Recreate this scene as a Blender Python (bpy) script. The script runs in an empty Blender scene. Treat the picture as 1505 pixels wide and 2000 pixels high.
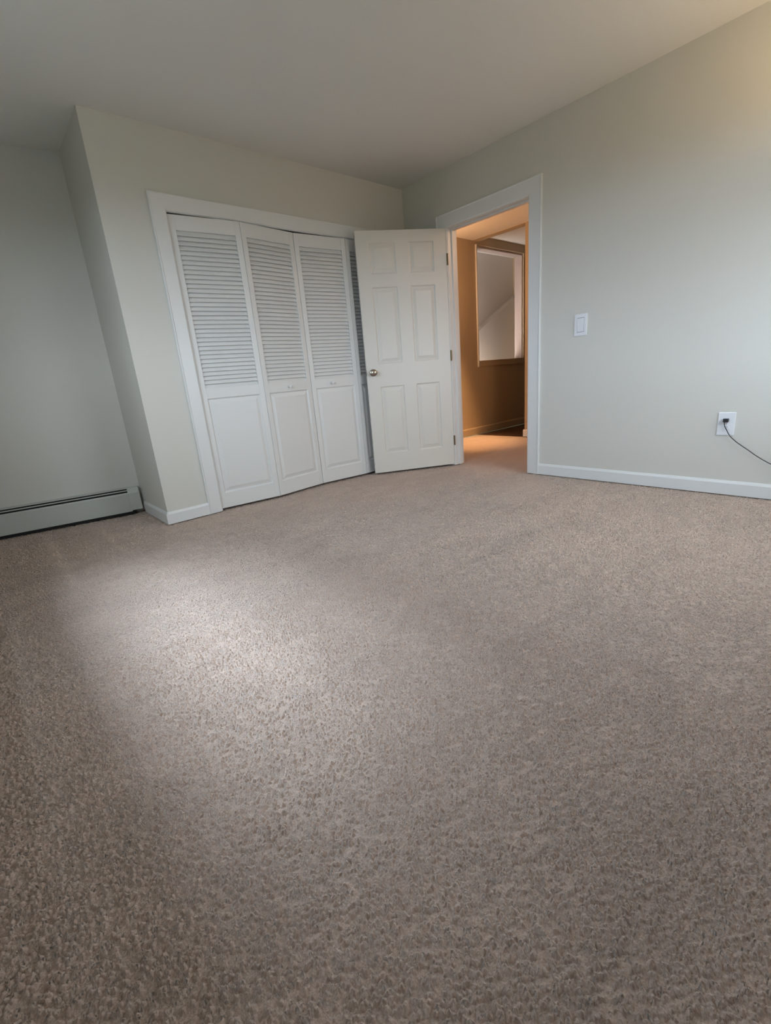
import bpy, bmesh, math, random
from math import sin, cos, radians, pi
from mathutils import Vector, Matrix
random.seed(7)
SC = bpy.context.scene
COL = SC.collection

# ------------------------------------------------------------------ camera
CX, CY, CZ = -3.413, -3.4062, 0.8844
YAW, PIT, ROLL, FPX = 0.7039, -0.2871, -0.0855, 895.02
fwd = Vector((sin(YAW)*cos(PIT), cos(YAW)*cos(PIT), sin(PIT)))
rt = Vector((cos(YAW), -sin(YAW), 0)); up = rt.cross(fwd)
r2 = rt*cos(ROLL) + up*sin(ROLL); u2 = -rt*sin(ROLL) + up*cos(ROLL)
cam = bpy.data.cameras.new('camera'); cam.sensor_fit = 'HORIZONTAL'; cam.sensor_width = 36
cam.lens = 36*FPX/1505; cam.clip_start = 0.02
co = bpy.data.objects.new('camera', cam); COL.objects.link(co)
co.matrix_world = Matrix(((r2.x, u2.x, -fwd.x, CX), (r2.y, u2.y, -fwd.y, CY), (r2.z, u2.z, -fwd.z, CZ), (0, 0, 0, 1)))
SC.camera = co

# ------------------------------------------------------------------ light
SC.view_settings.view_transform = 'Standard'; SC.view_settings.look = 'None'
SC.view_settings.gamma = 1; SC.view_settings.use_curve_mapping = False
SC.view_settings.exposure = 0.0

world = bpy.data.worlds.new('world'); SC.world = world; world.use_nodes = True
bg = world.node_tree.nodes['Background']
wn_ = world.node_tree.nodes; wl_ = world.node_tree.links
wtc = wn_.new('ShaderNodeTexCoord'); wsx = wn_.new('ShaderNodeSeparateXYZ'); wrp = wn_.new('ShaderNodeValToRGB')
wmr = wn_.new('ShaderNodeMapRange'); wmr.inputs['From Min'].default_value = -0.2; wmr.inputs['From Max'].default_value = 1.0
wl_.new(wtc.outputs['Generated'], wsx.inputs[0]); wl_.new(wsx.outputs['Z'], wmr.inputs['Value']); wl_.new(wmr.outputs[0], wrp.inputs[0]); 
wmy = wn_.new('ShaderNodeMapRange'); wmy.inputs['From Min'].default_value = 0.1; wmy.inputs['From Max'].default_value = -0.8
wmx = wn_.new('ShaderNodeMix'); wmx.data_type = 'RGBA'; wmx.inputs[6].default_value = (1, 1, 1, 1); wmx.inputs[7].default_value = (1.08, 0.98, 0.85, 1)
wmm = wn_.new('ShaderNodeMix'); wmm.data_type = 'RGBA'; wmm.blend_type = 'MULTIPLY'; wmm.inputs[0].default_value = 1
wl_.new(wsx.outputs['Y'], wmy.inputs['Value']); wl_.new(wmy.outputs[0], wmx.inputs[0])   # hazy, warmer sky to the back, bluer to the left
wl_.new(wrp.outputs[0], wmm.inputs[6]); wl_.new(wmx.outputs[2], wmm.inputs[7]); wl_.new(wmm.outputs[2], bg.inputs[0])
we = wrp.color_ramp.elements
we[0].position = 0.12; we[0].color = (0.035, 0.040, 0.025, 1)      # lawn and trees outside
we[1].position = 1.0; we[1].color = (0.66, 0.82, 1.0, 1)
w2 = we.new(0.20); w2.color = (0.57, 0.73, 0.96, 1)                 # hazy horizon
bg.inputs[1].default_value = 11.0

def light(name, kind, loc, energy, color, target=None, **kw):
    l = bpy.data.lights.new(name, kind); l.energy = energy; l.color = color
    for k, v in kw.items(): setattr(l, k, v)
    o = bpy.data.objects.new(name, l); COL.objects.link(o); o.location = loc
    if target is not None:
        o.rotation_euler = (Vector(target)-Vector(loc)).to_track_quat('-Z', 'Y').to_euler()
    return o

# window openings: left wall window and back wall window (both behind the photographer's view)
WL = dict(y0=-2.40, y1=-0.80, z0=1.04, z1=2.15)    # in wall_left
WB = dict(x0=-1.65, x1=-0.25, z0=0.78, z1=2.1)      # in wall_back
XL, YB, H, L, RD = -3.67, -3.80, 2.4874, 2.5445, 0.6451
# sky seen through the windows: light portals in the openings
light('window_portal', 'AREA', (XL-0.06, (WL['y0']+WL['y1'])/2, (WL['z0']+WL['z1'])/2), 1, (1, 1, 1), (0, (WL['y0']+WL['y1'])/2, (WL['z0']+WL['z1'])/2), shape='RECTANGLE', size=1.60, size_y=1.11).data.cycles.is_portal = True
light('window_portal', 'AREA', ((WB['x0']+WB['x1'])/2, YB-0.06, (WB['z0']+WB['z1'])/2), 1, (1, 1, 1), ((WB['x0']+WB['x1'])/2, 0, (WB['z0']+WB['z1'])/2), shape='RECTANGLE', size=1.4, size_y=1.32).data.cycles.is_portal = True
# hazy sun through the left window, low energy, very soft
light('hazy_sun', 'SUN', (-8, -2, 8), 21.5, (0.67, 0.83, 1.0), (-8+0.48, -2-0.10, 8-1.75), angle=radians(42))
# warm hall downlight
light('hall_spot', 'SPOT', (1.10, 0.12, 2.40), 410, (1.0, 0.55, 0.25), (1.20, 0.36, 0), spot_size=radians(44), spot_blend=1.0, shadow_soft_size=0.08)
light('sconce_bulb', 'POINT', (0.95, 0.50, 1.78), 15, (1.0, 0.55, 0.28), shadow_soft_size=0.06)
light('hall_fill', 'POINT', (1.0, -1.6, 2.2), 16, (1.0, 0.62, 0.40), shadow_soft_size=0.08)  # added fill to brighten the hallway, stands for no known lamp
# daylight in the stairwell beyond the pass-through
light('stairwell_daylight', 'AREA', (1.48, 0.90, 0.9), 40, (1.0, 0.92, 0.90), (2.6, 1.02, 1.5), shape='RECTANGLE', size=0.3, size_y=1.2)
# torchiere lamp standing outside the frame to the right
light('lamp_bulb', 'POINT', (-0.42, -3.45, 1.80), 24, (1.0, 0.72, 0.42), shadow_soft_size=0.05)

# ------------------------------------------------------------------ materials
def mat(name, color, rough=0.5, metallic=0.0, spec=0.5, bump=None, coat=0):
    m = bpy.data.materials.new(name); m.use_nodes = True
    nt = m.node_tree; b = nt.nodes['Principled BSDF']
    b.inputs['Base Color'].default_value = (*color, 1); b.inputs['Roughness'].default_value = rough
    b.inputs['Metallic'].default_value = metallic; b.inputs['Specular IOR Level'].default_value = spec
    if coat: b.inputs['Coat Weight'].default_value = coat
    if bump:
        sc, st, dist = bump
        tc = nt.nodes.new('ShaderNodeTexCoord')
        n = nt.nodes.new('ShaderNodeTexNoise'); n.inputs['Scale'].default_value = sc; n.inputs['Detail'].default_value = 3
        bp = nt.nodes.new('ShaderNodeBump'); bp.inputs['Strength'].default_value = st; bp.inputs['Distance'].default_value = dist
        nt.links.new(tc.outputs['Object'], n.inputs['Vector']); nt.links.new(n.outputs['Fac'], bp.inputs['Height'])
        nt.links.new(bp.outputs['Normal'], b.inputs['Normal'])
    return m

M_WALL = mat('wall_paint', (0.68, 0.668, 0.615), 0.7, bump=(160, 0.15, 0.002), spec=0.3)
M_CEIL = mat('ceiling_paint', (0.77, 0.755, 0.715), 0.85, bump=(90, 0.35, 0.003), spec=0.2)
M_TRIM = mat('white_trim_paint', (0.78, 0.79, 0.78), 0.35, bump=(60, 0.05, 0.001))
M_DOOR = mat('white_door_paint', (0.745, 0.72, 0.66), 0.38, bump=(45, 0.05, 0.001))
M_BIF = mat('white_louver_paint', (0.76, 0.76, 0.74), 0.45, bump=(45, 0.05, 0.001))
M_PLATE = mat('white_plastic', (0.82, 0.84, 0.87), 0.25)
M_NICKEL = mat('satin_nickel', (0.42, 0.36, 0.29), 0.28, metallic=1.0)
M_BRASS = mat('aged_brass', (0.22, 0.17, 0.10), 0.45, metallic=0.9)
M_BLACK = mat('black_plastic', (0.012, 0.013, 0.015), 0.4)
M_DARK = mat('dark_cavity', (0.01, 0.01, 0.009), 0.8)  # near-black track, and painted shade inside and under the heater
M_HEAT = mat('heater_enamel', (0.56, 0.58, 0.54), 0.4)
M_SLOT = mat('white_slot', (0.10, 0.10, 0.11), 0.6)
M_HALL = mat('hall_paint', (0.50, 0.40, 0.27), 0.7, bump=(160, 0.15, 0.002), spec=0.3)
M_STAIR = mat('stairwell_paint', (0.68, 0.64, 0.60), 0.8, spec=0.2)
M_LINING = mat('lining_paint', (0.47, 0.40, 0.36), 0.6, spec=0.3)
M_LAMP = mat('lamp_metal', (0.3, 0.3, 0.3), 0.35, metallic=0.9)

def wood_floor():
    m = bpy.data.materials.new('dark_hardwood'); m.use_nodes = True; nt = m.node_tree; b = nt.nodes['Principled BSDF']
    tc = nt.nodes.new('ShaderNodeTexCoord'); mp = nt.nodes.new('ShaderNodeMapping'); mp.inputs['Scale'].default_value = (2, 12, 1)
    n = nt.nodes.new('ShaderNodeTexNoise'); n.inputs['Scale'].default_value = 4; n.inputs['Detail'].default_value = 6
    r = nt.nodes.new('ShaderNodeValToRGB'); r.color_ramp.elements[0].color = (0.035, 0.018, 0.010, 1); r.color_ramp.elements[1].color = (0.09, 0.045, 0.024, 1)
    nt.links.new(tc.outputs['Object'], mp.inputs[0]); nt.links.new(mp.outputs[0], n.inputs['Vector']); nt.links.new(n.outputs['Fac'], r.inputs[0]); nt.links.new(r.outputs[0], b.inputs['Base Color'])
    b.inputs['Roughness'].default_value = 0.35
    return m
M_WOOD = wood_floor()

def carpet_mat():
    m = bpy.data.materials.new('carpet_pile'); m.use_nodes = True; nt = m.node_tree; N = nt.nodes; K = nt.links.new
    b = N['Principled BSDF']; out = N['Material Output']
    b.inputs['Roughness'].default_value = 0.95; b.inputs['Specular IOR Level'].default_value = 0.05
    b.inputs['Sheen Weight'].default_value = 0.35; b.inputs['Sheen Roughness'].default_value = 0.5
    b.inputs['Sheen Tint'].default_value = (1, 0.96, 0.92, 1)
    tc = N.new('ShaderNodeTexCoord')
    # clumps: warped cell pattern
    wn = N.new('ShaderNodeTexNoise'); wn.inputs['Scale'].default_value = 70; wn.inputs['Detail'].default_value = 2
    K(tc.outputs['Object'], wn.inputs['Vector'])
    sub = N.new('ShaderNodeVectorMath'); sub.operation = 'SUBTRACT'; sub.inputs[1].default_value = (0.5, 0.5, 0.5); K(wn.outputs['Color'], sub.inputs[0])
    scl = N.new('ShaderNodeVectorMath'); scl.operation = 'SCALE'; scl.inputs['Scale'].default_value = 0.009; K(sub.outputs[0], scl.inputs[0])
    add = N.new('ShaderNodeVectorMath'); add.operation = 'ADD'; K(tc.outputs['Object'], add.inputs[0]); K(scl.outputs[0], add.inputs[1])
    vo = N.new('ShaderNodeTexVoronoi'); vo.inputs['Scale'].default_value = 112; vo.feature = 'SMOOTH_F1'; vo.inputs['Smoothness'].default_value = 0.35
    K(add.outputs[0], vo.inputs['Vector'])
    fn = N.new('ShaderNodeTexNoise'); fn.inputs['Scale'].default_value = 330; fn.inputs['Detail'].default_value = 3
    K(tc.outputs['Object'], fn.inputs['Vector'])
    h1 = N.new('ShaderNodeMapRange'); h1.inputs['From Min'].default_value = 0.0; h1.inputs['From Max'].default_value = 0.68; h1.inputs['To Min'].default_value = 1; h1.inputs['To Max'].default_value = 0
    K(vo.outputs['Distance'], h1.inputs['Value'])
    mx = N.new('ShaderNodeMath'); mx.operation = 'MULTIPLY_ADD'; K(fn.outputs['Fac'], mx.inputs[0]); mx.inputs[1].default_value = 0.22; K(h1.outputs[0], mx.inputs[2])
    dp = N.new('ShaderNodeDisplacement'); dp.inputs['Midlevel'].default_value = 1.0; dp.inputs['Scale'].default_value = 0.0135
    K(mx.outputs[0], dp.inputs['Height']); K(dp.outputs[0], out.inputs['Displacement'])
    m.displacement_method = 'BOTH'
    # colour: yarn variation, mottled tracks of brushed pile
    cn = N.new('ShaderNodeTexNoise'); cn.inputs['Scale'].default_value = 260; cn.inputs['Detail'].default_value = 4; K(add.outputs[0], cn.inputs['Vector'])
    rp = N.new('ShaderNodeValToRGB'); e = rp.color_ramp.elements
    e[0].position = 0.30; e[0].color = (0.46, 0.338, 0.270, 1); e[1].position = 0.70; e[1].color = (0.70, 0.560, 0.475, 1)
    K(cn.outputs['Fac'], rp.inputs[0])
    mp = N.new('ShaderNodeMapping'); mp.inputs['Rotation'].default_value = (0, 0, radians(35)); mp.inputs['Scale'].default_value = (1.4, 3.6, 1)
    K(tc.outputs['Object'], mp.inputs[0])
    ln = N.new('ShaderNodeTexNoise'); ln.inputs['Scale'].default_value = 1.3; ln.inputs['Detail'].default_value = 5; ln.inputs['Roughness'].default_value = 0.6; ln.inputs['Distortion'].default_value = 0.8
    K(mp.outputs[0], ln.inputs['Vector'])
    lr = N.new('ShaderNodeMapRange'); lr.inputs['From Min'].default_value = 0.3; lr.inputs['From Max'].default_value = 0.7; lr.inputs['To Min'].default_value = 0.90; lr.inputs['To Max'].default_value = 1.08
    K(ln.outputs['Fac'], lr.inputs['Value'])
    ml = N.new('ShaderNodeVectorMath'); ml.operation = 'SCALE'; K(rp.outputs[0], ml.inputs[0]); K(lr.outputs[0], ml.inputs['Scale'])
    # vacuum cleaner tracks: thin lanes of pile brushed the other way, running from the heater; how they catch light is painted in
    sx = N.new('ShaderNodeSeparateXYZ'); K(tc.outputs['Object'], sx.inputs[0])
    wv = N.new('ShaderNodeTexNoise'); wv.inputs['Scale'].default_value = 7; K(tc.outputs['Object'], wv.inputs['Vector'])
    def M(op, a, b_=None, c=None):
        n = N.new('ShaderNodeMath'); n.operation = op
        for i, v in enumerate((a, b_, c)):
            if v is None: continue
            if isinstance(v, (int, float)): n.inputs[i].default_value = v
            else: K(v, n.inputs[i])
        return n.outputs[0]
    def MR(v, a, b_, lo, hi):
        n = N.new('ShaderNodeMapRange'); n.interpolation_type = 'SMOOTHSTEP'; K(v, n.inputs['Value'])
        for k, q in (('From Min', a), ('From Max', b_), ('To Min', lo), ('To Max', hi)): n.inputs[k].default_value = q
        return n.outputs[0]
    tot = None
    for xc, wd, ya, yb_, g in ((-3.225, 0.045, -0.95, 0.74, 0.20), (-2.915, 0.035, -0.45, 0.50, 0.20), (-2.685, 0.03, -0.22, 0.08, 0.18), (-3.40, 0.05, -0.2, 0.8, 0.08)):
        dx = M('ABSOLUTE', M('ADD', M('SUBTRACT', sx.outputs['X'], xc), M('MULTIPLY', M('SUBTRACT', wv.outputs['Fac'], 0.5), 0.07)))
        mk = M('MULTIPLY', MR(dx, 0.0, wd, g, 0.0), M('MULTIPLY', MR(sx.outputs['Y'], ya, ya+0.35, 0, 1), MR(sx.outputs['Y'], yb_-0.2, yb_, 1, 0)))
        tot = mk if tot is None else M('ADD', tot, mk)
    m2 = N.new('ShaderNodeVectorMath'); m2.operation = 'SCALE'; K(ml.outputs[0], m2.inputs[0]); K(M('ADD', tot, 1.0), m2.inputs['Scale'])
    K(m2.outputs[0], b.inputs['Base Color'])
    return m
M_CARPET = carpet_mat()

def glass_mat():
    m = bpy.data.materials.new('window_glass'); m.use_nodes = True; nt = m.node_tree; N = nt.nodes
    N.remove(N['Principled BSDF'])
    t = N.new('ShaderNodeBsdfTransparent'); g = N.new('ShaderNodeBsdfGlossy'); g.inputs['Roughness'].default_value = 0.02
    mi = N.new('ShaderNodeMixShader'); mi.inputs[0].default_value = 0.06
    nt.links.new(t.outputs[0], mi.inputs[1]); nt.links.new(g.outputs[0], mi.inputs[2]); nt.links.new(mi.outputs[0], N['Material Output'].inputs[0])
    return m
M_GLASS = glass_mat()

# ------------------------------------------------------------------ helpers
def box(bm, x0, x1, y0, y1, z0, z1, bev=0.0, mtx=None):
    t = bmesh.new()
    vs = [t.verts.new((x, y, z)) for x in (x0, x1) for y in (y0, y1) for z in (z0, z1)]
    for f in ((0, 1, 3, 2), (4, 6, 7, 5), (0, 4, 5, 1), (2, 3, 7, 6), (0, 2, 6, 4), (1, 5, 7, 3)):
        t.faces.new([vs[i] for i in f])
    if bev: bmesh.ops.bevel(t, geom=list(t.edges), offset=bev, segments=2, profile=0.7, affect='EDGES', clamp_overlap=True)
    if mtx is not None: bmesh.ops.transform(t, matrix=mtx, verts=t.verts)
    me = bpy.data.meshes.new('tmp'); t.to_mesh(me); t.free(); bm.from_mesh(me); bpy.data.meshes.remove(me)

def prism(bm, poly, z0, z1):
    b = [bm.verts.new((x, y, z0)) for x, y in poly]; t = [bm.verts.new((x, y, z1)) for x, y in poly]
    bm.faces.new(b[::-1]); bm.faces.new(t)
    for i in range(len(poly)):
        j = (i+1) % len(poly); bm.faces.new((b[i], b[j], t[j], t[i]))

def sweep(bm, prof, a, b, n, u):
    """extrude a 2D profile (d along n, h along u) from point a to point b"""
    a, b, n, u = map(Vector, (a, b, n, u))
    r = [[bm.verts.new(p + n*d + u*h) for d, h in prof] for p in (a, b)]
    k = len(prof)
    for i in range(k):
        j = (i+1) % k; bm.faces.new((r[0][i], r[0][j], r[1][j], r[1][i]))
    bm.faces.new(r[0][::-1]); bm.faces.new(r[1])

def lathe(bm, prof, origin, axis, seg=32):
    """prof: (radius, distance along axis)"""
    q = Vector(axis).normalized().to_track_quat('Z', 'Y').to_matrix(); o = Vector(origin)
    rings = []
    for r, h in prof:
        if r < 1e-6: rings.append([bm.verts.new(o + q @ Vector((0, 0, h)))])
        else: rings.append([bm.verts.new(o + q @ Vector((r*cos(2*pi*i/seg), r*sin(2*pi*i/seg), h))) for i in range(seg)])
    for A, B in zip(rings, rings[1:]):
        for i in range(seg):
            j = (i+1) % seg
            if len(A) == 1 and len(B) > 1: bm.faces.new((A[0], B[i], B[j]))
            elif len(B) == 1 and len(A) > 1: bm.faces.new((A[i], A[j], B[0]))
            elif len(A) > 1: bm.faces.new((A[i], A[j], B[j], B[i]))

def tube(bm, pts, r, seg=10):
    pts = [Vector(p) for p in pts]; prev = None; rings = []
    for i, p in enumerate(pts):
        d = (pts[min(i+1, len(pts)-1)] - pts[max(i-1, 0)]).normalized()
        q = d.to_track_quat('Z', 'Y') if prev is None else (prev[0].rotation_difference(d) @ prev[1])
        prev = (d, q); m = q.to_matrix()
        rings.append([bm.verts.new(p + m @ Vector((r*cos(2*pi*k/seg), r*sin(2*pi*k/seg), 0))) for k in range(seg)])
    for A, B in zip(rings, rings[1:]):
        for k in range(seg): bm.faces.new((A[k], A[(k+1) % seg], B[(k+1) % seg], B[k]))
    bm.faces.new(rings[0][::-1]); bm.faces.new(rings[-1])

def obj(name, bm, m, parent=None, smooth=False):
    bmesh.ops.recalc_face_normals(bm, faces=bm.faces)
    me = bpy.data.meshes.new(name); bm.to_mesh(me); bm.free(); me.materials.append(m)
    if smooth:
        for p in me.polygons: p.use_smooth = True
        try: me.set_sharp_from_angle(angle=radians(40))
        except Exception: pass
    o = bpy.data.objects.new(name, me); COL.objects.link(o)
    if parent is not None: o.parent = parent
    return o

def empty(name, loc, rz=0, parent=None):
    o = bpy.data.objects.new(name, None); COL.objects.link(o); o.location = loc; o.rotation_euler = (0, 0, rz)
    o.empty_display_size = 0.1
    if parent is not None: o.parent = parent
    return o

def tag(o, label=None, cat=None, kind=None, group=None):
    for k, v in (('label', label), ('category', cat), ('kind', kind), ('group', group)):
        if v: o[k] = v
    return o

def struct(name, bm, m, label, cat, smooth=False):
    return tag(obj(name, bm, m, smooth=smooth), label, cat, 'structure')

NB = bmesh.new

# ------------------------------------------------------------------ shell
WT = 0.119      # thickness of the wall holding the doorway
DH, DK, DZ = 0.5097, 1.2968, 2.05      # doorway: y from -DH to -DK
CI, CIR, CT = 2.1552, 0.2552, 2.0193   # closet opening x from -CI to -CIR
SK = 0.1878                            # slant of the recess wall
yl = RD + SK*(-L-XL)                   # recess wall y at the left wall

# carpet: one mesh, finer grid towards the photographer
def grid_axis(a, b, c, fine, coarse):
    v = []; x = a
    while x < b: v.append(x); x += fine
    x = b
    while x < c: v.append(x); x += coarse
    v.append(c); return v
xs = grid_axis(XL, -2.1, 0.0, 0.0031, 0.0095)
ys = grid_axis(YB, -1.7, 0.95, 0.0031, 0.0095)
import numpy as np
X, Y = np.meshgrid(np.array(xs), np.array(ys))
nx, ny = len(xs), len(ys)
co3 = np.stack([X.ravel(), Y.ravel(), np.zeros(nx*ny)], 1).astype(np.float32)
ii = (np.arange(ny-1)[:, None]*nx + np.arange(nx-1)[None, :]).ravel()
fc = np.stack([ii, ii+1, ii+nx+1, ii+nx], 1).astype(np.int32)
me = bpy.data.meshes.new('floor')
me.vertices.add(nx*ny); me.vertices.foreach_set('co', co3.ravel())
me.loops.add(fc.size); me.loops.foreach_set('vertex_index', fc.ravel())
me.polygons.add(len(fc)); me.polygons.foreach_set('loop_start', (np.arange(len(fc))*4).astype(np.int32))
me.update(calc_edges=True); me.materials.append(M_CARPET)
me.polygons.foreach_set('use_smooth', np.ones(len(fc), dtype=bool))
fl = bpy.data.objects.new('floor', me); COL.objects.link(fl)
tag(fl, 'beige cut pile carpet covering the bedroom floor', 'carpet', 'structure')

# ceiling
b = NB(); box(b, XL-0.12, 3.6, YB-0.12, 2.0, H, H+0.1)
struct('ceiling', b, M_CEIL, 'textured off-white ceiling over the bedroom', 'ceiling')
# closet wall (y = 0)
b = NB(); T = 0.1
box(b, -L, -CI, 0, T, 0, H); box(b, -CIR, 0, 0, T, 0, H); box(b, -CI, -CIR, 0, T, CT, H)
struct('wall_closet', b, M_WALL, 'grey-beige wall around the closet opening', 'wall')
b = NB(); prism(b, [(-L, T), (-L+0.1, T), (-L+0.1, RD+0.02), (-L, RD)], 0, H)
struct('wall_closet_side', b, M_WALL, 'narrow shaded side wall left of the closet, ending at the heater', 'wall')
b = NB(); prism(b, [(XL-0.12, yl+SK*0.12), (-L+0.1, RD-SK*0.1), (-L+0.1, RD+0.1), (XL-0.12, yl+0.12)], 0, H)
struct('wall_recess', b, M_WALL, 'shaded grey wall behind the baseboard heater', 'wall')
b = NB(); box(b, -L+0.1, 0, RD+0.01, RD+0.09, 0, H)
struct('wall_closet_back', b, M_WALL, 'wall inside the closet', 'wall')
# door wall (x = 0)
b = NB(); box(b, 0, WT, YB-0.12, -DK-0.0, 0, H); box(b, 0, WT, -DH, RD+0.09, 0, H); box(b, 0, WT, -DK, -DH, DZ, H)
struct('wall_right', b, M_WALL, 'pale grey wall with the doorway, light switch and outlet', 'wall')
# left wall with window
b = NB(); x0, x1 = XL-0.12, XL
box(b, x0, x1, YB-0.12, WL['y0'], 0, H); box(b, x0, x1, WL['y1'], yl+0.0, 0, H)
box(b, x0, x1, WL['y0'], WL['y1'], 0, WL['z0']); box(b, x0, x1, WL['y0'], WL['y1'], WL['z1'], H)
struct('wall_left', b, M_WALL, 'left wall with a window, outside the frame', 'wall')
b = NB(); y0, y1 = YB-0.12, YB
box(b, XL, WB['x0'], y0, y1, 0, H); box(b, WB['x1'], 0, y0, y1, 0, H)
box(b, WB['x0'], WB['x1'], y0, y1, 0, WB['z0']); box(b, WB['x0'], WB['x1'], y0, y1, WB['z1'], H)
struct('wall_back', b, M_WALL, 'back wall with a window, behind the photographer', 'wall')

# windows
def window(name, label, M4, w, z0, z1):
    h = z1-z0
    e = empty(name, (0, 0, 0)); e.matrix_world = M4; tag(e, label, 'window', 'structure')
    f = NB(); s = 0.045
    box(f, -w/2, -w/2+s, -0.03, 0.03, 0, h, 0.003); box(f, w/2-s, w/2, -0.03, 0.03, 0, h, 0.003)
    box(f, -w/2+s, w/2-s, -0.03, 0.03, 0, s, 0.003); box(f, -w/2+s, w/2-s, -0.03, 0.03, h-s, h, 0.003)
    box(f, -w/2+s, w/2-s, -0.02, 0.02, h/2-0.02, h/2+0.02, 0.003)
    obj('window_frame', f, M_TRIM, e)
    g = NB(); box(g, -w/2+s, w/2-s, -0.002, 0.002, s, h/2-0.02); box(g, -w/2+s, w/2-s, -0.002, 0.002, h/2+0.02, h-s)
    obj('window_pane', g, M_GLASS, e)
    si = NB(); box(si, -w/2-0.08, w/2+0.08, -0.11, -0.062, -0.03, 0, 0.004)
    obj('window_sill', si, M_TRIM, e)
    return e
window('window_1', 'white window in the left wall', Matrix.Translation((XL-0.05, (WL['y0']+WL['y1'])/2, WL['z0'])) @ Matrix.Rotation(pi/2, 4, 'Z'), WL['y1']-WL['y0'], WL['z0'], WL['z1'])
window('window_2', 'white window in the back wall', Matrix.Translation(((WB['x0']+WB['x1'])/2, YB-0.05, WB['z0'])) @ Matrix.Rotation(pi, 4, 'Z'), 1.4, WB['z0'], WB['z1'])

# ------------------------------------------------------------------ baseboards, casings
BH = 0.0876
BP = [(0, 0), (0.014, 0), (0.014, BH-0.016), (0.009, BH-0.004), (0.006, BH), (0, BH)]
Z = (0, 0, 1)
def baseboard(name, a, b_, n, label, prof=BP, m=None):
    q = NB(); sweep(q, prof, a, b_, n, Z); return struct(name, q, m or M_TRIM, label, 'baseboard')
CW = 0.1073
baseboard('baseboard_right', (0, -DK-CW, 0), (0, YB, 0), (-1, 0, 0), 'white baseboard running right from the doorway')
baseboard('baseboard_closet', (-L, 0, 0), (-2.2544, 0, 0), (0, -1, 0), 'short white baseboard piece left of the closet casing')
q = NB(); sweep(q, BP, (-L, -0.014, 0), (-L, RD-0.075, 0), (-1, 0, 0), Z)
struct('baseboard_side', q, M_TRIM, 'white baseboard on the narrow shaded side wall', 'baseboard')
baseboard('baseboard_corner', (0, -DH+CW, 0), (0, 0, 0), (-1, 0, 0), 'white baseboard behind the open door')
baseboard('baseboard_left', (XL, YB, 0), (XL, yl-0.09, 0), (1, 0, 0), 'white baseboard along the left wall')
baseboard('baseboard_back', (XL+0.014, YB, 0), (-0.014, YB, 0), (0, 1, 0), 'white baseboard along the back wall')

def casing_loop(bm, pts, to_in, n, width, thick):
    """mitred casing; pts: list of outer corner points, to_in: inward vectors (to the inner corner) per point"""
    n = Vector(n)
    prof = [(0, 0), (0, thick), (0.05, thick+0.002), (0.12, thick-0.003), (0.93, thick-0.006), (1, thick-0.010), (1, 0)]
    rings = []
    for p, v in zip(pts, to_in):
        p = Vector(p); v = Vector(v)
        rings.append([bm.verts.new(p + v*t + n*d) for t, d in prof])
    k = len(prof)
    for A, B in zip(rings, rings[1:]):
        for i in range(k):
            j = (i+1) % k; bm.faces.new((A[i], A[j], B[j], B[i]))
    bm.faces.new(rings[0][::-1]); bm.faces.new(rings[-1])
# closet casing
b = NB(); w = 0.0992; zt = 2.1134
casing_loop(b, [(-2.2544, 0, 0), (-2.2544, 0, zt), (-CIR+w, 0, zt), (-CIR+w, 0, 0)], [(w, 0, 0), (w, 0, CT-zt), (-w, 0, CT-zt), (-w, 0, 0)], (0, -1, 0), w, 0.018)
struct('trim_1', b, M_TRIM, 'wide white casing around the louvered closet doors', 'door casing')
# closet jamb and top track
b = NB(); box(b, -CI, -CI+0.004, 0.0, T, 0, CT-0.004); box(b, -CIR-0.004, -CIR, 0.0, T, 0, CT-0.004); box(b, -CI, -CIR, 0.0, T, CT-0.004, CT)
struct('trim_2', b, M_TRIM, 'white jamb lining of the closet opening', 'door jamb')
# doorway casing
b = NB(); zt = 2.1571
casing_loop(b, [(0, -DH+CW, 0), (0, -DH+CW, zt), (0, -DK-CW, zt), (0, -DK-CW, 0)], [(0, -CW, 0), (0, -CW, DZ-zt), (0, CW, DZ-zt), (0, CW, 0)], (-1, 0, 0), CW, 0.018)
struct('trim_3', b, M_TRIM, 'white casing around the open doorway', 'door casing')
b = NB(); box(b, 0.0, WT, -DH-0.004, -DH, 0, DZ-0.004); box(b, 0.0, WT, -DK, -DK+0.004, 0, DZ-0.004); box(b, 0.0, WT, -DK, -DH, DZ-0.004, DZ)
box(b, 0.045, 0.08, -DH-0.016, -DH-0.004, 0, DZ-0.016, 0.002); box(b, 0.045, 0.08, -DK+0.004, -DK+0.016, 0, DZ-0.016, 0.002); box(b, 0.045, 0.08, -DK+0.004, -DH-0.004, DZ-0.016, DZ-0.004, 0.002)
struct('trim_4', b, M_TRIM, 'white jamb with door stop lining the doorway', 'door jamb')

# ------------------------------------------------------------------ panelled faces
def panel_face(bm, xs, zs, cells, y, s, prof):
    """flat face at y with recessed raised panels in the given cells; s = outward sign of y"""
    for i in range(len(xs)-1):
        for j in range(len(zs)-1):
            x0, x1, z0, z1 = xs[i], xs[i+1], zs[j], zs[j+1]
            if (i, j) not in cells:
                bm.faces.new([bm.verts.new(v) for v in ((x0, y, z0), (x1, y, z0), (x1, y, z1), (x0, y, z1))]); continue
            rings = []
            for ins, dep in prof:
                rings.append([bm.verts.new(v) for v in ((x0+ins, y-s*dep, z0+ins), (x1-ins, y-s*dep, z0+ins), (x1-ins, y-s*dep, z1-ins), (x0+ins, y-s*dep, z1-ins))])
            for A, B in zip(rings, rings[1:]):
                for k in range(4): bm.faces.new((A[k], A[(k+1) % 4], B[(k+1) % 4], B[k]))
            bm.faces.new(rings[-1])

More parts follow.
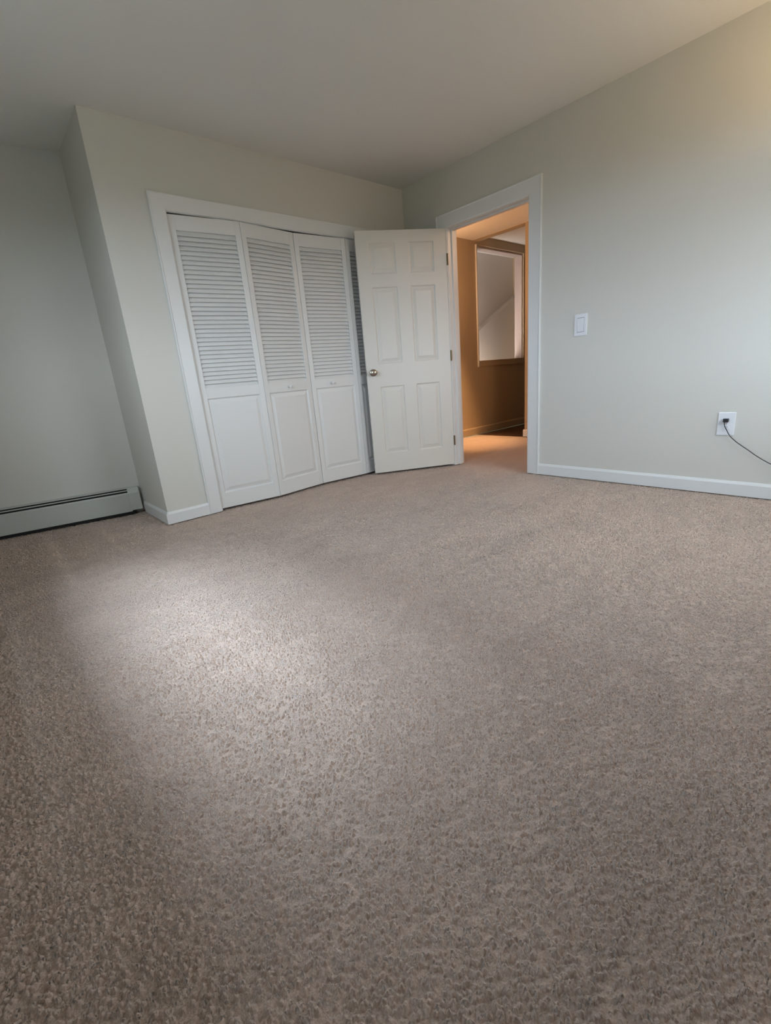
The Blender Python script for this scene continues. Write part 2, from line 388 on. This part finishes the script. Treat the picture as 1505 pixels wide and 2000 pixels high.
def slab_sides(bm, x0, x1, y0, y1, z0, z1):
    v = lambda *c: bm.verts.new(c)
    for q in (((x0, y0, z0), (x0, y1, z0), (x0, y1, z1), (x0, y0, z1)), ((x1, y0, z0), (x1, y1, z0), (x1, y1, z1), (x1, y0, z1)),
              ((x0, y0, z0), (x1, y0, z0), (x1, y1, z0), (x0, y1, z0)), ((x0, y0, z1), (x1, y0, z1), (x1, y1, z1), (x0, y1, z1))):
        bm.faces.new([v(*c) for c in q])

def obj_merged(name, bm, m, parent=None, smooth=False):
    bmesh.ops.remove_doubles(bm, verts=bm.verts, dist=1e-5)
    return obj(name, bm, m, parent, smooth)

# ------------------------------------------------------------------ bedroom door (open, hinged left of the doorway)
TH = 2.093
ang = math.atan2(-cos(TH), -sin(TH))       # local +x runs from hinge to free edge
door = empty('door_1', (-0.02, -DH, 0), ang)
tag(door, 'open white six-panel bedroom door with round knob beside the doorway', 'door', 'structure')
# local: +x along the door, camera side is local +y ; slab body towards local -y
W = 0.785; z0, z1 = 0.014, 2.044; TK = 0.035
b = NB()
pxs = [0.0, 0.112, 0.336, 0.449, 0.672, W]; pzs = [z0, 0.189, 0.797, 0.990, 1.616, 1.716, 1.955, z1]
cells = {(i, j) for i in (1, 3) for j in (1, 3, 5)}
prof = [(0, 0), (0.004, 0.003), (0.010, 0.009), (0.018, 0.009), (0.040, 0.003), (0.044, 0.002)]
panel_face(b, pxs, pzs, cells, 0, 1, prof); panel_face(b, pxs, pzs, cells, -TK, -1, prof)
slab_sides(b, 0, W, 0, -TK, z0, z1)
slab = obj_merged('door_slab', b, M_DOOR, door)
for nm_s in (1, -1):
    k = NB(); y = 0 if nm_s == 1 else -TK
    lathe(k, [(0, 0), (0.031, 0), (0.031, 0.004), (0.026, 0.008), (0.013, 0.011), (0.011, 0.03), (0.014, 0.036), (0.024, 0.042), (0.0275, 0.052), (0.026, 0.062), (0.018, 0.068), (0, 0.0695)], (0.727, y, 0.922), (0, nm_s, 0), 40)
    kn = obj('door_knob', k, M_NICKEL, slab, True)
k = NB(); box(k, W-0.0005, W+0.0012, -TK+0.006, -0.006, 0.895, 0.95, 0.0004)
obj('latch_plate', k, M_NICKEL, slab)
for hz in (0.243, 1.017, 1.807):
    k = NB(); lathe(k, [(0, -0.047), (0.0065, -0.045), (0.0065, 0.045), (0, 0.047)], (-0.008, 0.005, hz), Z, 16)
    box(k, -0.006, 0.0, -TK+0.002, 0.001, hz-0.045, hz+0.045)
    h = obj('hinge', k, M_BRASS, door, True); h['label'] = 'dark brass hinge'

# ------------------------------------------------------------------ bifold closet doors
PT = 0.028
def bifold_panel(parent, a, b_, knob):
    """a, b_: (x, y) of the left and right edge of the panel's front face"""
    a = Vector((*a, 0)); b2 = Vector((*b_, 0)); d = b2-a; wid = d.length-0.003
    e = Matrix.Translation(a + d.normalized()*0.0015) @ Matrix.Rotation(math.atan2(d.y, d.x), 4, 'Z')
    s = 0.040; z0, z1 = 0.013, 2.006; lr0, lr1 = 0.905, 1.916; pz0, pz1 = 0.130, 0.833
    f = NB()
    box(f, 0, s, 0, PT, z0, z1, 0.0015); box(f, wid-s, wid, 0, PT, z0, z1, 0.0015)
    box(f, s, wid-s, 0.0006, PT-0.0006, z0, pz0, 0.001); box(f, s, wid-s, 0.0006, PT-0.0006, pz1, lr0, 0.001); box(f, s, wid-s, 0.0006, PT-0.0006, lr1, z1, 0.001)
    fr = obj('bifold_panel', f, M_BIF, parent); fr.matrix_local = parent.matrix_world.inverted() @ e
    q = NB(); n = 35; pitch = (lr1-lr0)/n
    for i in range(n):
        zc = lr0 + (i+0.5)*pitch
        mt = Matrix.Translation((wid/2, PT/2, zc)) @ Matrix.Rotation(radians(60), 4, 'X')
        box(q, -(wid/2-s)-0.003, (wid/2-s)+0.003, -0.0175, 0.0175, -0.0032, 0.0032, 0.0012, mt)
    obj('louver_slats', q, M_BIF, fr)
    q = NB()
    panel_face(q, [s, wid-s], [pz0, pz1], {(0, 0)}, 0.001, -1, [(0, 0), (0.004, 0.004), (0.008, 0.009), (0.014, 0.009), (0.036, 0.002), (0.040, 0.001)])
    panel_face(q, [s, wid-s], [pz0, pz1], set(), PT-0.004, 1, [])
    obj_merged('raised_panel', q, M_BIF, fr)
    if knob is not None:
        q = NB(); lathe(q, [(0, 0), (0.007, 0), (0.006, 0.010), (0.010, 0.014), (0.0135, 0.020), (0.012, 0.026), (0.006, 0.029), (0, 0.0295)], (knob, 0.0005, 0.869), (0, -1, 0), 24)
        obj('knob', q, M_TRIM, fr, True)
    return fr
pts = [(-2.150, 0.010), (-1.6745, -0.045), (-1.2095, 0.012), (-0.737, -0.030), (-0.264, 0.012)]
p2 = empty('door_2', (-2.150, 0.012, 0)); tag(p2, 'left pair of white half-louvered bifold closet doors', 'closet door', 'structure')
p3 = empty('door_3', (-0.264, 0.012, 0)); tag(p3, 'right pair of white half-louvered bifold closet doors, partly hidden by the open door', 'closet door', 'structure')
bpy.context.view_layer.update()
bifold_panel(p2, pts[0], pts[1], None); bifold_panel(p2, pts[1], pts[2], 0.235)
bifold_panel(p3, pts[2], pts[3], 0.20); bifold_panel(p3, pts[3], pts[4], None)
b = NB(); box(b, -CI+0.004, -CIR-0.004, 0.02, 0.05, CT-0.007, CT-0.004)
struct('trim_5', b, M_DARK, 'dark metal track above the bifold closet doors', 'door track')

# ------------------------------------------------------------------ baseboard heater (local x along the wall, -y is the room side)
a = math.atan(SK)
HX = -2.556
ht = empty('baseboard_heater', (HX, RD+SK*(-L-HX), 0), -a)
tag(ht, 'long low grey-white baseboard heater along the shaded recess wall', 'heater')
LEN = 1.38; D = 0.068; HZ = 0.205
def yz_sweep(bm, prof, x0, x1):
    sweep(bm, [(d, z) for d, z in prof], (x0, 0, 0), (x1, 0, 0), (0, -1, 0), Z)
q = NB()    # back plate and top
yz_sweep(q, [(0.002, 0.03), (0.005, 0.03), (0.005, HZ-0.002), (0.044, HZ-0.002), (0.048, HZ-0.004), (0.048, HZ+0.003), (0.002, HZ+0.004)], -LEN, -0.075)
obj('back_plate', q, M_HEAT, ht)
q = NB()    # front cover
yz_sweep(q, [(D-0.003, 0.026), (D, 0.022), (D, 0.164), (D-0.006, 0.174), (D-0.009, 0.174), (D-0.003, 0.163)], -LEN, -0.075)
obj('front_cover', q, M_HEAT, ht)
q = NB()    # damper blade dividing the outlet slot
yz_sweep(q, [(0.052, 0.1855), (0.056, 0.1855), (0.056, 0.1915), (0.050, 0.193)], -LEN, -0.075)
obj('damper', q, M_HEAT, ht)
q = NB(); box(q, -LEN, -0.078, -0.049, -0.006, 0.040, 0.2025)
obj('element_shade_box', q, M_DARK, ht)  # near-black box at the element, shade of the slots put into its colour
q = NB()
cap = [(0.002, 0.030), (D+0.003, 0.030), (D+0.003, 0.168), (D-0.004, 0.182), (0.048, HZ+0.001), (0.002, HZ+0.004)]
yz_sweep(q, cap, -0.080, 0.0)
bmesh.ops.recalc_face_normals(q, faces=q.faces)
bmesh.ops.bevel(q, geom=list(q.edges), offset=0.0025, segments=2, profile=0.7, affect='EDGES')
obj('end_cap', q, M_HEAT, ht)
q = NB(); box(q, -LEN, -0.05, -0.060, -0.003, 0.0, 0.021)
fo = obj('foot_gap_shade', q, M_DARK, ht)  # near-black strip painting the shaded gap below the front cover

# ------------------------------------------------------------------ light switch (right wall, x = 0)
def wall_frame(name, y, z, label, cat):
    e = empty(name, (0, y, z), -pi/2)          # local x -> world -y (right in the view), local -y... world -x (room side)
    return tag(e, label, cat)
sw = wall_frame('light_switch', -1.719, 1.121, 'white rocker light switch on the wall right of the doorway', 'light switch')
q = NB(); box(q, -0.046, 0.046, -0.006, 0, -0.073, 0.073, 0.0025); obj('switch_plate', q, M_PLATE, sw)
q = NB(); box(q, -0.024, 0.024, -0.0095, -0.003, -0.046, 0.046, 0.001)
mt = Matrix.Rotation(radians(3), 4, 'X'); bmesh.ops.transform(q, matrix=mt, verts=q.verts); obj('rocker', q, M_PLATE, sw)
q = NB(); box(q, -0.0255, 0.0255, -0.0063, -0.004, -0.0485, 0.0485); fr = obj('rocker_frame', q, M_SLOT, sw)

# ------------------------------------------------------------------ outlet
ol = wall_frame('electrical_outlet', -2.655, 0.437, 'white duplex wall outlet low on the right wall with a black plug in it', 'outlet')
q = NB(); box(q, -0.044, 0.044, -0.006, 0, -0.069, 0.069, 0.0028); obj('outlet_plate', q, M_PLATE, ol)
for zc in (0.021, -0.021):
    q = NB()
    poly = []
    for i in range(28):
        t = 2*pi*i/28; poly.append((0.0175*cos(t), max(-0.0135, min(0.0135, 0.0175*sin(t)))))
    r = [[q.verts.new((x, yy, zc+z)) for x, z in poly] for yy in (-0.0055, -0.0085)]
    for i in range(28): q.faces.new((r[0][i], r[0][(i+1) % 28], r[1][(i+1) % 28], r[1][i]))
    q.faces.new(r[1]); s_ = obj_merged('socket', q, M_PLATE, ol)
    q = NB(); box(q, -0.0075, -0.0052, -0.0089, -0.0080, zc-0.001, zc+0.007); box(q, 0.0052, 0.0075, -0.0089, -0.0080, zc-0.001, zc+0.006)
    lathe(q, [(0, 0.008), (0.0025, 0.008), (0.0025, 0.0089), (0, 0.0089)], (0, 0, zc-0.0075), (0, -1, 0), 12)
    obj('slots', q, M_SLOT, s_)
q = NB(); lathe(q, [(0, 0.005), (0.003, 0.005), (0.003, 0.0068), (0, 0.007)], (0, 0, 0), (0, -1, 0), 12); obj('screw', q, M_NICKEL, ol, True)

# cord: plug in the upper socket, sagging along the wall to the lamp outside the frame
cd = empty('power_cord', (0, -2.655, 0.459)); tag(cd, 'thin black power cord plugged into the outlet, trailing right out of view', 'cord')
q = NB(); box(q, -0.032, -0.0092, -0.013, 0.013, -0.010, 0.012, 0.003)
obj('plug', q, M_BLACK, cd)
P = [(-0.026, 0.004, -0.008), (-0.024, 0.005, -0.022), (-0.022, -0.004, -0.045), (-0.022, -0.029, -0.090), (-0.022, -0.062, -0.123), (-0.022, -0.089, -0.144), (-0.022, -0.131, -0.174), (-0.022, -0.174, -0.206), (-0.022, -0.232, -0.241), (-0.024, -0.33, -0.29), (-0.03, -0.45, -0.34), (-0.06, -0.60, -0.40), (-0.11, -0.71, -0.43), (-0.20, -0.775, -0.4365), (-0.31, -0.80, -0.4365)]
P = [Vector(p) for p in P]; sm = []
for i in range(len(P)-1):
    p0, p1, p2_, p3_ = P[max(i-1, 0)], P[i], P[i+1], P[min(i+2, len(P)-1)]
    for k in range(6):
        t = k/6; sm.append(0.5*((2*p1)+(-p0+p2_)*t+(2*p0-5*p1+4*p2_-p3_)*t*t+(-p0+3*p1-3*p2_+p3_)*t**3))
sm.append(P[-1])
q = NB(); tube(q, sm, 0.0024, 10); obj('cable', q, M_BLACK, cd, True)

# torchiere lamp (just outside the right edge of the picture)
lp = empty('floor_lamp', (-0.42, -3.45, 0)); tag(lp, 'slim grey metal torchiere lamp standing by the right wall, fed by the black cord', 'lamp')
q = NB(); lathe(q, [(0, 0), (0.12, 0), (0.125, 0.008), (0.11, 0.02), (0.03, 0.03), (0, 0.03)], (0, 0, 0.005), Z, 40); obj('base', q, M_LAMP, lp, True)
q = NB(); lathe(q, [(0, 0.03), (0.011, 0.03), (0.011, 1.70), (0, 1.70)], (0, 0, 0), Z, 20); obj('pole', q, M_LAMP, lp, True)
q = NB(); lathe(q, [(0.02, 1.69), (0.07, 1.71), (0.12, 1.76), (0.15, 1.83), (0.147, 1.83), (0.117, 1.765), (0.07, 1.716), (0.02, 1.697)], (0, 0, 0), Z, 40); obj('lamp_shade', q, M_LAMP, lp, True)

# ------------------------------------------------------------------ hallway beyond the doorway
HY = 0.62; X2 = 1.81; X3 = 3.5
q = NB(); box(q, 0, X2, -3.0, HY, -0.05, -0.004)
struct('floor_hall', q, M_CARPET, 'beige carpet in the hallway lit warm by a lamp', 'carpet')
q = NB(); box(q, X2, X3, -3.0, HY, -0.05, -0.004)
struct('floor_landing', q, M_WOOD, 'dark floor at the far end of the hallway', 'floor')
# hall side wall with pass-through opening into the stairwell
OX0, OX1, OZ0, OZ1 = 1.86, 2.97, 0.98, 2.385
q = NB(); box(q, WT, OX0, HY, HY+0.12, 0, H); box(q, OX1, X3+0.1, HY, HY+0.12, 0, H)
box(q, OX0, OX1, HY, HY+0.12, 0, OZ0); box(q, OX0, OX1, HY, HY+0.12, OZ1, H)
struct('wall_hall', q, M_HALL, 'warm brown hallway wall below and around the pass-through', 'wall')
q = NB(); box(q, X3, X3+0.1, -3.0, 2.0, 0, H)
struct('wall_hall_end', q, M_HALL, 'far end wall of the hallway', 'wall')
q = NB(); box(q, WT, X3, -3.1, -3.0, 0, H)
struct('wall_hall_near', q, M_HALL, 'near end wall of the hallway', 'wall')
q = NB(); box(q, X2, X2+0.12, -3.0, -0.13, 0, H); box(q, X2, X2+0.12, -0.13, HY, 2.42, H)
struct('wall_hall_partition', q, M_HALL, 'hallway partition with an open passage', 'wall')
q = NB(); box(q, WT, X2, -3.0, HY, 2.425, H)
struct('ceiling_hall', q, M_CEIL, 'lowered hallway ceiling', 'ceiling')
baseboard('baseboard_hall', (WT, HY, 0), (X3, HY, 0), (0, -1, 0), 'baseboard at the foot of the brown hallway wall', [(0, 0), (0.014, 0), (0.014, 0.085), (0.009, 0.1), (0, 0.1)], M_HALL)
baseboard('baseboard_partition', (X2, -0.115, 0), (X2, -3.0, 0), (-1, 0, 0), 'white end of a baseboard just inside the hallway', BP)
# pass-through trim: side jamb, sill and head
q = NB(); t = 0.018
box(q, OX0, OX0+t, HY-0.018, HY+0.14, OZ0-0.08, OZ1, 0.002)
struct('trim_6', q, M_TRIM, 'white left edge board of the hallway pass-through', 'trim')
q = NB(); box(q, OX0+t, OX1, HY-0.012, HY+0.14, OZ0-0.075, OZ0, 0.002)
struct('trim_7', q, M_HALL, 'brown sill board under the hallway pass-through', 'trim')
q = NB(); box(q, OX0+t, OX1, HY+0.02, HY+0.14, OZ1-0.025, OZ1, 0.002); box(q, OX1-t, OX1, HY+0.02, HY+0.14, OZ0, OZ1-0.025, 0.002)
struct('trim_8', q, M_LINING, 'pale head and right lining of the hallway pass-through', 'trim')
# stairwell behind it
q = NB(); box(q, WT, X3, 1.15, 1.25, 0, H); box(q, 1.3, 1.4, HY+0.12, 1.15, 0, H)
struct('wall_stairwell', q, M_STAIR, 'pale stairwell wall seen through the pass-through', 'wall')
q = NB(); r = [[q.verts.new((x, y, z)) for x, z in ((1.4, 0.0), (X3, 0.0), (X3, 1.95), (1.4, 0.86))] for y in (1.05, 1.15)]
for i in range(4): q.faces.new((r[0][i], r[0][(i+1) % 4], r[1][(i+1) % 4], r[1][i]))
q.faces.new(r[0]); q.faces.new(r[1])
struct('wall_stair_slope', q, M_STAIR, 'pale sloping stair wall behind the pass-through', 'wall')
# recessed hall downlight
dl = empty('ceiling_downlight', (1.10, 0.12, 2.425)); tag(dl, 'small white recessed downlight in the hallway ceiling', 'ceiling light')
q = NB(); lathe(q, [(0.055, 0.0), (0.075, 0.0), (0.075, -0.004), (0.055, -0.006)], (0, 0, 0), Z, 32)
obj('trim_ring', q, M_TRIM, dl, True)
# wall sconce further back in the hall
sc = empty('wall_sconce', (0.95, HY, 1.72)); tag(sc, 'small brass wall sconce on the warm brown hallway wall', 'wall lamp')
q = NB(); lathe(q, [(0, 0), (0.05, 0), (0.05, 0.008), (0.03, 0.018), (0, 0.02)], (0, 0, 0), (0, -1, 0), 28); obj('back_plate', q, M_BRASS, sc, True)
q = NB(); tube(q, [(0, -0.015, 0), (0, -0.08, -0.01), (0, -0.115, 0.0), (0, -0.12, 0.015)], 0.006); obj('arm', q, M_BRASS, sc, True)
q = NB(); lathe(q, [(0.012, 0.0), (0.03, 0.005), (0.027, 0.008), (0.01, 0.003)], (0, -0.12, 0.012), Z, 24); obj('lamp_holder', q, M_BRASS, sc, True)
# made-up fixture added at the hall fill light: canopy and holder
cl = empty('fill_light_fixture', (1.0, -1.6, 2.425)); tag(cl, 'small open brass fixture added at the unseen hallway fill light', 'ceiling light')
q = NB(); lathe(q, [(0, -0.03), (0.03, -0.028), (0.08, -0.01), (0.085, 0.0), (0, 0.0)], (0, 0, 0), Z, 32); obj('canopy', q, M_BRASS, cl, True)
q = NB(); lathe(q, [(0, -0.03), (0.018, -0.03), (0.018, -0.12), (0.0, -0.12)], (0, 0, 0), Z, 24); obj('lamp_holder', q, M_BRASS, cl, True)
